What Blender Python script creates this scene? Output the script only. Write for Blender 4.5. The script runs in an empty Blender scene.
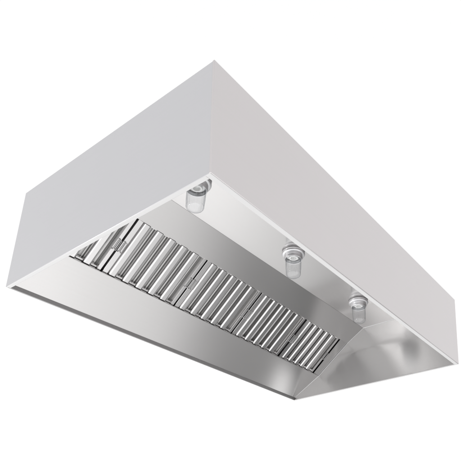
import bpy, bmesh, math, random
from mathutils import Vector, Matrix

random.seed(7)
sc = bpy.context.scene
C = sc.collection

# ------------------------------------------------------------------ camera
cam_d = bpy.data.cameras.new('camera')
cam = bpy.data.objects.new('camera', cam_d)
C.objects.link(cam)
sc.camera = cam
R = ((0.5771244157801416, -0.8166009440431989, -0.009502994168905543),
     (-0.34448817951667127, -0.253981058799848, 0.903781785578905),
     (-0.7404426398335704, -0.518320865833753, -0.42788804278412623))
cam.matrix_world = Matrix.Translation((-1.17656937, -1.32012553, -1.50807973)) @ Matrix(R).transposed().to_4x4()
cam_d.sensor_width = 36.0
cam_d.lens = 531.106 / 461.0 * 36.0
cam_d.shift_x = (230.5 - 310.8578) / 461.0
cam_d.shift_y = (322.6968 - 230.5) / 461.0
cam_d.clip_start = 0.05
cam_d.clip_end = 200.0

# ------------------------------------------------------------------ studio light
sc.view_settings.view_transform = 'Standard'
sc.view_settings.look = 'None'
sc.view_settings.exposure = 0.0
sc.view_settings.gamma = 1.0
w = bpy.data.worlds.new('World')
sc.world = w
w.use_nodes = True
nt = w.node_tree
nt.nodes.clear()


def nd(t, kind, **kw):
    n = t.nodes.new(kind)
    for k, v in kw.items():
        setattr(n, k, v)
    return n


# white cyclorama all round and overhead, falling to a grey studio floor that is darker to the right
tc = nd(nt, 'ShaderNodeTexCoord')
sep = nd(nt, 'ShaderNodeSeparateXYZ')
nt.links.new(tc.outputs['Generated'], sep.inputs[0])
up = nd(nt, 'ShaderNodeMapRange', interpolation_type='SMOOTHSTEP')
up.inputs['From Min'].default_value = -0.75
up.inputs['From Max'].default_value = 0.02
nt.links.new(sep.outputs['Z'], up.inputs['Value'])
side = nd(nt, 'ShaderNodeMapRange', interpolation_type='SMOOTHSTEP')
side.inputs['From Min'].default_value = 0.38
side.inputs['From Max'].default_value = 0.80
side.inputs['To Min'].default_value = 1.6
side.inputs['To Max'].default_value = 0.10
lean = nd(nt, 'ShaderNodeVectorMath', operation='DOT_PRODUCT')
lean.inputs[1].default_value = (1.0, -0.18, 0.0)
nt.links.new(tc.outputs['Generated'], lean.inputs[0])
nt.links.new(lean.outputs['Value'], side.inputs['Value'])
mix = nd(nt, 'ShaderNodeMix', data_type='FLOAT')
nt.links.new(up.outputs[0], mix.inputs['Factor'])
nt.links.new(side.outputs[0], mix.inputs['A'])
top = nd(nt, 'ShaderNodeMapRange', interpolation_type='SMOOTHSTEP')
top.inputs['From Min'].default_value = 0.20
top.inputs['From Max'].default_value = 0.85
top.inputs['To Min'].default_value = 1.07
top.inputs['To Max'].default_value = 1.0
nt.links.new(sep.outputs['Z'], top.inputs['Value'])
nt.links.new(top.outputs[0], mix.inputs['B'])
bg = nd(nt, 'ShaderNodeBackground')
bg.inputs['Strength'].default_value = 1.0
nt.links.new(mix.outputs['Result'], bg.inputs['Color'])
wo = nd(nt, 'ShaderNodeOutputWorld')
nt.links.new(bg.outputs[0], wo.inputs['Surface'])


def area(name, loc, target, sx, sy, power, col=(1, 1, 1), spread=180):
    d = bpy.data.lights.new(name, 'AREA')
    d.shape = 'RECTANGLE'
    d.spread = math.radians(spread)
    d.size, d.size_y, d.energy, d.color = sx, sy, power, col
    o = bpy.data.objects.new(name, d)
    C.objects.link(o)
    o.location = loc
    o.rotation_euler = (Vector(target) - Vector(loc)).to_track_quat('-Z', 'Y').to_euler()
    return o




area('softbox', (4.0, 1.54, -1.30), (2.5, 1.59, 0.05), 0.5, 0.25, 0.6)
area('strip_light', (-1.9, 2.88, -1.6), (2.76, 0.48, 0.25), 0.10, 2.6, 26)

sc.cycles.max_bounces = 16
sc.cycles.glossy_bounces = 10
sc.cycles.transmission_bounces = 14
sc.cycles.transparent_max_bounces = 14

# ------------------------------------------------------------------ materials
def steel(name, base, rough, grain=(1.5, 260, 260), g_amt=0.04, bump=0.0, wobble=0.0, metallic=1.0, ridge=None, aniso=0.0):
    m = bpy.data.materials.new(name)
    m.use_nodes = True
    t = m.node_tree
    t.nodes.clear()
    out = nd(t, 'ShaderNodeOutputMaterial')
    b = nd(t, 'ShaderNodeBsdfPrincipled')
    t.links.new(b.outputs[0], out.inputs[0])
    b.inputs['Metallic'].default_value = metallic
    if aniso:
        b.inputs['Anisotropic'].default_value = aniso
        b.inputs['Anisotropic Rotation'].default_value = 0.25
        tg = nd(t, 'ShaderNodeTangent', direction_type='RADIAL', axis='Z')
        t.links.new(tg.outputs[0], b.inputs['Tangent'])
    co = nd(t, 'ShaderNodeTexCoord')
    mp = nd(t, 'ShaderNodeMapping')
    mp.inputs['Scale'].default_value = grain
    t.links.new(co.outputs['Object'], mp.inputs[0])
    n = nd(t, 'ShaderNodeTexNoise')
    n.inputs['Scale'].default_value = 1.0
    n.inputs['Detail'].default_value = 3.0
    t.links.new(mp.outputs[0], n.inputs['Vector'])
    # colour: base with a little grain and soft handling smudges
    n2 = nd(t, 'ShaderNodeTexNoise')
    n2.inputs['Scale'].default_value = 3.5
    n2.inputs['Detail'].default_value = 1.0
    t.links.new(co.outputs['Object'], n2.inputs['Vector'])
    add = nd(t, 'ShaderNodeMath', operation='ADD')
    sub1 = nd(t, 'ShaderNodeMath', operation='MULTIPLY_ADD')
    sub1.inputs[1].default_value = g_amt
    sub1.inputs[2].default_value = -g_amt * 0.5
    t.links.new(n.outputs['Fac'], sub1.inputs[0])
    sub2 = nd(t, 'ShaderNodeMath', operation='MULTIPLY_ADD')
    sub2.inputs[1].default_value = 0.02
    sub2.inputs[2].default_value = 1.0 - 0.01
    t.links.new(n2.outputs['Fac'], sub2.inputs[0])
    t.links.new(sub1.outputs[0], add.inputs[0])
    t.links.new(sub2.outputs[0], add.inputs[1])
    vm = nd(t, 'ShaderNodeVectorMath', operation='SCALE')
    vm.inputs[0].default_value = base
    t.links.new(add.outputs[0], vm.inputs['Scale'])
    t.links.new(vm.outputs[0], b.inputs['Base Color'])
    r = nd(t, 'ShaderNodeMath', operation='MULTIPLY_ADD')
    r.inputs[1].default_value = 0.02
    r.inputs[2].default_value = rough - 0.01
    t.links.new(n2.outputs['Fac'], r.inputs[0])
    t.links.new(r.outputs[0], b.inputs['Roughness'])
    last = None
    if bump:
        bp = nd(t, 'ShaderNodeBump')
        bp.inputs['Strength'].default_value = bump
        bp.inputs['Distance'].default_value = 0.002
        t.links.new(n.outputs['Fac'], bp.inputs['Height'])
        last = bp
    if wobble:
        dots = []
        for d, ph in (((2.9, 1.3, 2.2), 0.4), ((-1.7, 4.1, 3.3), 2.0), ((5.3, -2.2, 1.1), 4.4), ((0.6, 6.5, -5.2), 1.1)):
            dt = nd(t, 'ShaderNodeVectorMath', operation='DOT_PRODUCT')
            dt.inputs[1].default_value = d
            t.links.new(co.outputs['Object'], dt.inputs[0])
            ad = nd(t, 'ShaderNodeMath', operation='ADD')
            ad.inputs[1].default_value = ph
            t.links.new(dt.outputs['Value'], ad.inputs[0])
            sn = nd(t, 'ShaderNodeMath', operation='SINE')
            t.links.new(ad.outputs[0], sn.inputs[0])
            dots.append(sn)
        acc = dots[0]
        for sn in dots[1:]:
            pl = nd(t, 'ShaderNodeMath', operation='ADD')
            t.links.new(acc.outputs[0], pl.inputs[0])
            t.links.new(sn.outputs[0], pl.inputs[1])
            acc = pl
        if ridge:       # one soft vertical kink where the sheet was bent: (y, width, height)
            sx = nd(t, 'ShaderNodeSeparateXYZ')
            t.links.new(co.outputs['Object'], sx.inputs[0])
            zz = nd(t, 'ShaderNodeMath', operation='MULTIPLY_ADD')
            zz.inputs[1].default_value = ridge[3]
            t.links.new(sx.outputs['Z'], zz.inputs[0])
            t.links.new(sx.outputs['Y'], zz.inputs[2])
            q = nd(t, 'ShaderNodeMath', operation='SUBTRACT')
            q.inputs[1].default_value = ridge[0]
            t.links.new(zz.outputs[0], q.inputs[0])
            q1 = nd(t, 'ShaderNodeMath', operation='DIVIDE')
            q1.inputs[1].default_value = ridge[1]
            t.links.new(q.outputs[0], q1.inputs[0])
            th = nd(t, 'ShaderNodeMath', operation='TANH')
            t.links.new(q1.outputs[0], th.inputs[0])
            q3 = nd(t, 'ShaderNodeMath', operation='MULTIPLY_ADD')
            q3.inputs[1].default_value = ridge[2] / wobble
            t.links.new(th.outputs[0], q3.inputs[0])
            t.links.new(acc.outputs[0], q3.inputs[2])
            acc = q3
        bp2 = nd(t, 'ShaderNodeBump')
        bp2.inputs['Strength'].default_value = 1.0
        bp2.inputs['Distance'].default_value = wobble
        t.links.new(acc.outputs[0], bp2.inputs['Height'])
        if last:
            t.links.new(last.outputs[0], bp2.inputs['Normal'])
        last = bp2
    if last:
        t.links.new(last.outputs[0], b.inputs['Normal'])
    return m


M_OUT = steel('satin_steel', (0.607, 0.582, 0.586), 0.33)
M_END = steel('satin_steel_end', (0.578, 0.575, 0.592), 0.33, grain=(260, 1.5, 260))
M_IN = steel('brushed_steel', (0.565, 0.555, 0.552), 0.22, wobble=0.002)
M_CEIL = steel('brushed_steel_ceiling', (0.565, 0.555, 0.552), 0.18, wobble=0.0012)
M_INE = steel('brushed_steel_end_shaded', (0.45, 0.445, 0.443), 0.28, grain=(260, 1.5, 260), wobble=0.0009, aniso=0.9)  # same inner steel, base darkened to put the far wall's shade into it
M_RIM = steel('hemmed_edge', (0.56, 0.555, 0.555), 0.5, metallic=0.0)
M_FIL = steel('filter_steel', (0.66, 0.65, 0.65), 0.18, grain=(200, 2, 200))
M_CAST = steel('cast_aluminium', (0.72, 0.72, 0.73), 0.35, grain=(60, 60, 60))
M_REAR = steel('filter_steel_shaded', (0.50, 0.495, 0.49), 0.36, grain=(200, 2, 200))  # filter steel darkened: shade inside the gaps is put into the colour
M_GAP = steel('dark_shade_steel', (0.38, 0.375, 0.375), 0.45)  # dark steel for lip and handles; on the plenum, gap shade as colour
M_PORC = bpy.data.materials.new('porcelain')
M_PORC.use_nodes = True
M_PORC.node_tree.nodes['Principled BSDF'].inputs['Base Color'].default_value = (0.75, 0.75, 0.74, 1)
M_PORC.node_tree.nodes['Principled BSDF'].inputs['Roughness'].default_value = 0.3
M_DARK = bpy.data.materials.new('dark_screw')
M_DARK.use_nodes = True
M_DARK.node_tree.nodes['Principled BSDF'].inputs['Base Color'].default_value = (0.05, 0.05, 0.05, 1)
M_GLASS = bpy.data.materials.new('clear_glass')
M_GLASS.use_nodes = True
gt = M_GLASS.node_tree
gt.nodes.clear()
g_out = nd(gt, 'ShaderNodeOutputMaterial')
g_lw = nd(gt, 'ShaderNodeLayerWeight')
g_lw.inputs['Blend'].default_value = 0.30
g_ramp = nd(gt, 'ShaderNodeValToRGB')
g_ramp.color_ramp.elements[0].position = 0.25
g_ramp.color_ramp.elements[0].color = (0.97, 0.975, 0.98, 1)
g_ramp.color_ramp.elements[1].position = 0.95
g_ramp.color_ramp.elements[1].color = (0.50, 0.52, 0.54, 1)
g_tr = nd(gt, 'ShaderNodeBsdfTransparent')
g_gl = nd(gt, 'ShaderNodeBsdfGlossy')
g_gl.inputs['Roughness'].default_value = 0.04
g_pw = nd(gt, 'ShaderNodeMath', operation='POWER')
g_pw.inputs[1].default_value = 3.0
g_fr = nd(gt, 'ShaderNodeMath', operation='MULTIPLY_ADD')
g_fr.inputs[1].default_value = 0.6
g_fr.inputs[2].default_value = 0.09
gt.links.new(g_lw.outputs['Facing'], g_pw.inputs[0])
gt.links.new(g_pw.outputs[0], g_fr.inputs[0])
g_mx = nd(gt, 'ShaderNodeMixShader')
gt.links.new(g_lw.outputs['Facing'], g_ramp.inputs[0])
gt.links.new(g_ramp.outputs[0], g_tr.inputs['Color'])
gt.links.new(g_fr.outputs[0], g_mx.inputs[0])
gt.links.new(g_tr.outputs[0], g_mx.inputs[1])
gt.links.new(g_gl.outputs[0], g_mx.inputs[2])
gt.links.new(g_mx.outputs[0], g_out.inputs[0])

# ------------------------------------------------------------------ shape helpers
L, D, H = 2.767073, 1.642775, 0.61
LR, LB, LF, LL = 0.07668965, -0.06320321, -0.01551871, -0.05325757


def W(x, y, z):
    """The sheet-metal box is not perfectly square: its walls lean a few degrees."""
    k = z / H
    return Vector((x + k * (LL * (1 - x / L) + LR * x / L), y + k * (LF * (1 - y / D) + LB * y / D), z))


def link(name, bm, mat, parent=None, origin=None, smooth=True, bevel=0.0, seg=2):
    bmesh.ops.recalc_face_normals(bm, faces=bm.faces)
    me = bpy.data.meshes.new(name)
    bm.to_mesh(me)
    bm.free()
    me.materials.append(mat)
    if smooth:
        me.polygons.foreach_set('use_smooth', [True] * len(me.polygons))
        me.set_sharp_from_angle(angle=math.radians(35))
    o = bpy.data.objects.new(name, me)
    C.objects.link(o)
    if parent:
        o.parent = parent
    if bevel:
        b = o.modifiers.new('bevel', 'BEVEL')
        b.width, b.segments, b.limit_method = bevel, seg, 'ANGLE'
        b.harden_normals = False
    return o


def hexa(bm, q, q2):
    """Solid between two quads."""
    a = [bm.verts.new(p) for p in q]
    b = [bm.verts.new(p) for p in q2]
    bm.faces.new(a)
    bm.faces.new(b[::-1])
    for i in range(4):
        j = (i + 1) % 4
        bm.faces.new((a[j], a[i], b[i], b[j]))


def box(bm, x0, x1, y0, y1, z0, z1):
    hexa(bm, [W(x0, y0, z0), W(x1, y0, z0), W(x1, y1, z0), W(x0, y1, z0)],
         [W(x0, y0, z1), W(x1, y0, z1), W(x1, y1, z1), W(x0, y1, z1)])


def lbox(bm, x0, x1, y0, y1, z0, z1):
    v = lambda z: [Vector(p) for p in ((x0, y0, z), (x1, y0, z), (x1, y1, z), (x0, y1, z))]
    hexa(bm, v(z0), v(z1))


def sheet(bm, prof, x0, x1, t):
    """A bent sheet running along x: prof is a list of (y,z); thickness t on its upper/back side."""
    n = len(prof)
    off = []
    for i in range(n):
        a = Vector(prof[max(i - 1, 0)])
        b = Vector(prof[min(i + 1, n - 1)])
        d = (b - a).normalized()
        off.append(Vector(prof[i]) + Vector((-d.y, d.x)) * -t)
    rows = []
    for x in (x0, x1):
        rows.append(([bm.verts.new(W(x, p[0], p[1])) for p in prof], [bm.verts.new(W(x, p[0], p[1])) for p in off]))
    (a0, b0), (a1, b1) = rows
    for i in range(n - 1):
        bm.faces.new((a0[i], a0[i + 1], a1[i + 1], a1[i]))
        bm.faces.new((b0[i], b1[i], b1[i + 1], b0[i + 1]))
        bm.faces.new((a0[i], b0[i], b0[i + 1], a0[i + 1]))
        bm.faces.new((a1[i], a1[i + 1], b1[i + 1], b1[i]))
    bm.faces.new((a0[0], a1[0], b1[0], b0[0]))
    bm.faces.new((a0[-1], b0[-1], b1[-1], a1[-1]))


def lathe(bm, prof, seg=40, close=False):
    """prof (r,z) spun about z."""
    rings = []
    for r, z in prof:
        if r < 1e-6:
            rings.append([bm.verts.new((0, 0, z))])
        else:
            rings.append([bm.verts.new((r * math.cos(2 * math.pi * k / seg), r * math.sin(2 * math.pi * k / seg), z)) for k in range(seg)])
    pairs = list(zip(rings[:-1], rings[1:]))
    if close:
        pairs.append((rings[-1], rings[0]))
    for a, b in pairs:
        for k in range(seg):
            j = (k + 1) % seg
            if len(a) == 1 and len(b) == 1:
                continue
            if len(a) == 1:
                bm.faces.new((a[0], b[k], b[j]))
            elif len(b) == 1:
                bm.faces.new((a[k], b[0], a[j]))
            else:
                bm.faces.new((a[k], b[k], b[j], a[j]))


def tube(bm, pts, r, seg=10):
    pts = [Vector(p) for p in pts]
    rings = []
    for i, p in enumerate(pts):
        d = (pts[min(i + 1, len(pts) - 1)] - pts[max(i - 1, 0)]).normalized()
        a = d.orthogonal().normalized() if not rings else (prev_a - d * prev_a.dot(d)).normalized()
        prev_a = a
        b = d.cross(a)
        rings.append([bm.verts.new(p + r * (a * math.cos(2 * math.pi * k / seg) + b * math.sin(2 * math.pi * k / seg))) for k in range(seg)])
    for a, b in zip(rings[:-1], rings[1:]):
        for k in range(seg):
            j = (k + 1) % seg
            bm.faces.new((a[k], a[j], b[j], b[k]))
    bm.faces.new(rings[0][::-1])
    bm.faces.new(rings[-1])


# ------------------------------------------------------------------ the hood
hood = bpy.data.objects.new('exhaust_hood', None)
C.objects.link(hood)
hood['label'] = 'large stainless steel box canopy exhaust hood seen from below with three clear globe lights'
hood['category'] = 'exhaust hood'
T = 0.012
RIM = 0.031
ZC = 0.58
B = (1.381, 0.193)
Cc = (1.089, 0.461)
Dd = (0.9205, ZC)

bm = bmesh.new(); box(bm, -0.0015, L + 0.0015, 0, T, 0, H)
front = link('front_panel', bm, M_OUT, hood, bevel=0.002, seg=2)
bm = bmesh.new(); box(bm, 0, T, T - 0.003, D, 0, H)
end_near = link('end_panel', bm, M_END, hood, bevel=0.003)
bm = bmesh.new(); box(bm, L - T, L, T - 0.003, D, 0, H)
end_far = link('end_panel', bm, M_INE, hood, bevel=0.002)
bm = bmesh.new(); box(bm, T, L - T, D - T, D, 0.0295, H)
back = link('back_panel', bm, M_OUT, hood, bevel=0.002)
bm = bmesh.new(); box(bm, T + 0.001, L - T - 0.001, T + 0.001, D - T - 0.001, ZC + 0.006, H - 0.002)
link('top_panel', bm, M_OUT, hood)

# turned-in rims under the outer walls
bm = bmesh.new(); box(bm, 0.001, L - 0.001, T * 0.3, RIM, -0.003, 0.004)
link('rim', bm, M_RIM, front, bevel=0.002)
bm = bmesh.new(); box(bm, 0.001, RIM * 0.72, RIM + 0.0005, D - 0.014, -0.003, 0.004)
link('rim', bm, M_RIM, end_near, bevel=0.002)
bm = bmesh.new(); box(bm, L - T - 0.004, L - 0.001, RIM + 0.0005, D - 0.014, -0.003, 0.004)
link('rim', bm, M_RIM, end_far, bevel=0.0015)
bm = bmesh.new(); box(bm, T, L - T, D - 0.009, D, 0.0, 0.028)
link('lip', bm, M_GAP, back, bevel=0.002)

# inner liners
bm = bmesh.new(); box(bm, T + 0.001, L - T - 0.001, T + 0.001, Dd[0] + 0.03, ZC, ZC + 0.005)
link('ceiling_panel', bm, M_CEIL, hood)
bm = bmesh.new(); sheet(bm, [(Dd[0], ZC - 0.001), Cc], T + 0.0015, L - T - 0.0015, -0.004)
link('upper_slope_panel', bm, M_IN, hood)
trough_prof = [(B[0], B[1]), (D - 0.0105, 0.026)]
bm = bmesh.new(); sheet(bm, trough_prof, T + 0.0015, L - T - 0.0015, -0.004)
trough = link('grease_trough_panel', bm, M_IN, hood)


bm = bmesh.new()
xs = L - T - 0.001
tube(bm, [W(xs, y, z) for y, z in ((T + 0.01, ZC), Dd, Cc, B, (D - 0.0105, 0.0275))], 0.0028, 8)
link('seam', bm, M_CAST, end_far)


def slope_frame(x0):
    """Local frame on the filter slope: u along the hood, v up the slope, n out of it."""
    o = W(x0, *B)
    u = (W(x0 + 0.5, *B) - o).normalized()
    v = W(x0, *Cc) - o
    v = (v - u * v.dot(u)).normalized()
    n = u.cross(v)
    m = Matrix((u, v, n)).transposed().to_4x4()
    m.translation = o
    return m


SL = (W(1, *Cc) - W(1, *B)).length
# end filler beside the last filter, and the lower filter channel lip
bm = bmesh.new()
F = slope_frame(2.672)
lbox(bm, 0.0, L - T - 2.672 + 0.040, 0.001, SL - 0.001, -0.010, -0.004)
for v in bm.verts:
    v.co = F @ v.co
link('filler_panel', bm, M_IN, hood)
bm = bmesh.new()
F = slope_frame(T + 0.003)
lbox(bm, 0.0, L - 2 * T - 0.006, -0.004, 0.004, -0.02, 0.006)
for v in bm.verts:
    v.co = F @ v.co
link('filter_channel', bm, M_IN, hood, bevel=0.002)
bm = bmesh.new()
F = slope_frame(T + 0.003)
lbox(bm, 0.0, L - 2 * T - 0.006, SL - 0.003, SL + 0.004, -0.03, 0.000)
for v in bm.verts:
    v.co = F @ v.co
link('filter_channel', bm, M_IN, hood, bevel=0.0015)
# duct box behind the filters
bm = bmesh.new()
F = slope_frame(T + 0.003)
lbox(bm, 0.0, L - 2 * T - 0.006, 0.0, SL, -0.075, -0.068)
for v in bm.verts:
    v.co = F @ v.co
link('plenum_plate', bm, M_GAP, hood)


# ------------------------------------------------------------------ lights under the ceiling
def make_fixture():
    bm = bmesh.new()
    lathe(bm, [(0, 0.0), (0.076, 0.0), (0.081, -0.004), (0.083, -0.012), (0.083, -0.018), (0.080, -0.024), (0.074, -0.027), (0.066, -0.028),
               (0.0645, -0.033), (0.0660, -0.037), (0.0640, -0.042), (0.0655, -0.047), (0.0635, -0.052),
               (0.0625, -0.059), (0.0600, -0.063), (0.0570, -0.062), (0.0560, -0.057), (0.0560, -0.026), (0.0, -0.026)], 48)
    body = link('light_fixture', bm, M_CAST, hood, bevel=0)
    bm = bmesh.new()
    lathe(bm, [(0, -0.0265), (0.050, -0.0265), (0.050, -0.036), (0.046, -0.039), (0.034, -0.039), (0.031, -0.050), (0.022, -0.050), (0.020, -0.030), (0, -0.030)], 36)
    link('socket', bm, M_PORC, body)
    for a in (0.5, 2.6, 4.7):
        bm = bmesh.new()
        m = Matrix.Translation((0.040 * math.cos(a), 0.040 * math.sin(a), -0.0405))
        bmesh.ops.create_cone(bm, cap_ends=True, segments=14, radius1=0.005, radius2=0.006, depth=0.004, matrix=m)
        link('screw', bm, M_DARK, body)
    bm = bmesh.new()
    lathe(bm, [(0.0550, -0.042), (0.0550, -0.084), (0.0540, -0.130), (0.0515, -0.168), (0.0505, -0.176), (0.0520, -0.180), (0.0510, -0.185),
               (0.047, -0.191), (0.038, -0.198), (0.022, -0.202), (0.010, -0.203), (0.0, -0.203)], 120)
    for v in bm.verts:      # moulded vertical ribs
        if -0.182 < v.co.z < -0.075:
            k = 1 + 0.016 * math.cos(20 * math.atan2(v.co.y, v.co.x))
            v.co.x *= k
            v.co.y *= k
    link('glass_globe', bm, M_GLASS, body)
    return body


def copy_tree(o, parent=None):
    c = o.copy()
    C.objects.link(c)
    c.parent = parent
    for ch in list(o.children):
        copy_tree(ch, c)
    return c


fx = make_fixture()
for i, (x, y, rz) in enumerate(((0.492, 0.663, 0.2), (1.388, 0.662, 0.9), (2.275, 0.672, 0.55))):
    o = fx if i == 0 else copy_tree(fx, hood)
    o.location = W(x, y, ZC - 0.0005)
    o.rotation_euler = (0, 0, rz)


# ------------------------------------------------------------------ baffle filters
def channel_bm(cx, wid, depth, v0, v1, z, flip=1, r=0.013, t=0.0016):
    """A bent U strip running up the slope: flat crown with rounded edges and flanges turned back."""
    prof = []
    hw = wid / 2
    prof.append((-hw, -depth))
    for k in range(7):
        a = math.pi / 2 * k / 6
        prof.append((-hw + r - r * math.cos(a), -r + r * math.sin(a)))
    for k in range(7):
        a = math.pi / 2 * k / 6
        prof.append((hw - r + r * math.sin(a), -r + r * math.cos(a)))
    prof.append((hw, -depth))
    mid = len(prof) // 2
    prof[mid:mid] = [(-hw + r + 0.0012, 0.0), (hw - r - 0.0012, 0.0)]
    prof.insert(1, (-hw, -r - 0.0012))
    prof.insert(-1, (hw, -r - 0.0012))
    inner = [(px * (hw - t) / hw, pz - t if abs(px) < hw - 1e-6 else pz) for px, pz in prof]
    bm = bmesh.new()
    def ring(v):
        return [[bm.verts.new((cx + p[0], v, z + flip * p[1])) for p in q] for q in (prof, inner)]
    (a0, b0), (a1, b1) = ring(v0), ring(v1)
    n = len(prof)
    for i in range(n - 1):
        bm.faces.new((a0[i], a0[i + 1], a1[i + 1], a1[i]))
        bm.faces.new((b0[i], b1[i], b1[i + 1], b0[i + 1]))
        bm.faces.new((a0[i], b0[i], b0[i + 1], a0[i + 1]))
        bm.faces.new((a1[i], a1[i + 1], b1[i + 1], b1[i]))
    bm.faces.new((a0[0], a1[0], b1[0], b0[0]))
    bm.faces.new((a0[-1], b0[-1], b1[-1], a1[-1]))
    return bm


def make_filter(wd, n, pitch, rw, handle_left=True):
    root = bpy.data.objects.new('baffle_filter', None)
    C.objects.link(root)
    h = SL - 0.010
    z0 = -0.012
    first = wd - 0.046 - (n - 0.5) * pitch
    # frame: two side stiles and two narrow rails
    bm = bmesh.new()
    lbox(bm, 0, 0.036, 0, h, -0.055, z0)
    lbox(bm, wd - 0.026, wd, 0, h, -0.055, z0)
    lbox(bm, 0.0365, first - rw / 2 - 0.0004, 0.0145, h - 0.0085, -0.055, z0 - 0.010)
    lbox(bm, 0.0365, wd - 0.0265, 0, 0.014, -0.055, z0 - 0.013)
    lbox(bm, 0.0365, wd - 0.0265, h - 0.008, h, -0.055, z0 - 0.013)
    link('frame', bm, M_FIL, root, bevel=0.002, seg=2)
    # front baffles
    for k in range(n):
        cx = first + pitch * k
        link('baffle', channel_bm(cx, rw, 0.030, 0.003, h - 0.003, z0 + 0.004), M_FIL, root)
    # rear baffles, mouths turned to the front, one behind each gap
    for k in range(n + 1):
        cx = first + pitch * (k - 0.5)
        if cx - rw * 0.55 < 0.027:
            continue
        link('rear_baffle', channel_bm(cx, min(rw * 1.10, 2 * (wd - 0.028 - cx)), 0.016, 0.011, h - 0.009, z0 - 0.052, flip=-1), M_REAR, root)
    # two drop handles
    for hx in ((0.014, wd - 0.013) if handle_left else (wd - 0.013,)):
        bm = bmesh.new()
        pts = [(hx - 0.011, h * 0.40, z0), (hx - 0.011, h * 0.40, z0 + 0.012), (hx - 0.011, h * 0.40 + 0.002, z0 + 0.014),
               (hx - 0.011, h * 0.57, z0 + 0.014), (hx - 0.009, h * 0.58, z0 + 0.014),
               (hx + 0.009, h * 0.58, z0 + 0.014), (hx + 0.011, h * 0.57, z0 + 0.014),
               (hx + 0.011, h * 0.40 + 0.002, z0 + 0.014), (hx + 0.011, h * 0.40, z0 + 0.012), (hx + 0.011, h * 0.40, z0)]
        tube(bm, pts, 0.0026)
        hd = link('handle', bm, M_GAP, root)
        bm = bmesh.new()
        lbox(bm, hx - 0.012, hx + 0.012, h * 0.385, h * 0.415, z0 - 0.001, z0 + 0.004)
        link('bracket', bm, M_FIL, hd, bevel=0.0015)
    return root


GROUP = 'baffle filters along the back slope of the hood'
LABELS = ['leftmost ribbed steel baffle filter, its upper left cut off behind the near end panel',
          'second ribbed steel baffle filter from the left, brightest, right of the partly hidden one',
          'middle one of the five ribbed steel baffle filters',
          'second ribbed steel baffle filter from the right, left of the last one',
          'rightmost ribbed steel baffle filter, beside the plain filler strip at the far end']
WD = 0.575
full = make_filter(WD, 5, 0.102, 0.056)
rows = [(0.040, make_filter(0.371, 3, 0.102, 0.056)), (0.4185, full), (0.9955, copy_tree(full)), (1.5745, copy_tree(full)),
        (2.1640, make_filter(0.503, 5, 0.088, 0.050))]
for (x0, f), lab in zip(rows, LABELS):
    m = slope_frame(x0)
    f.matrix_world = m @ Matrix.Translation((0, 0.005, 0))
    f['label'] = lab
    f['category'] = 'baffle filter'
    f['group'] = GROUP
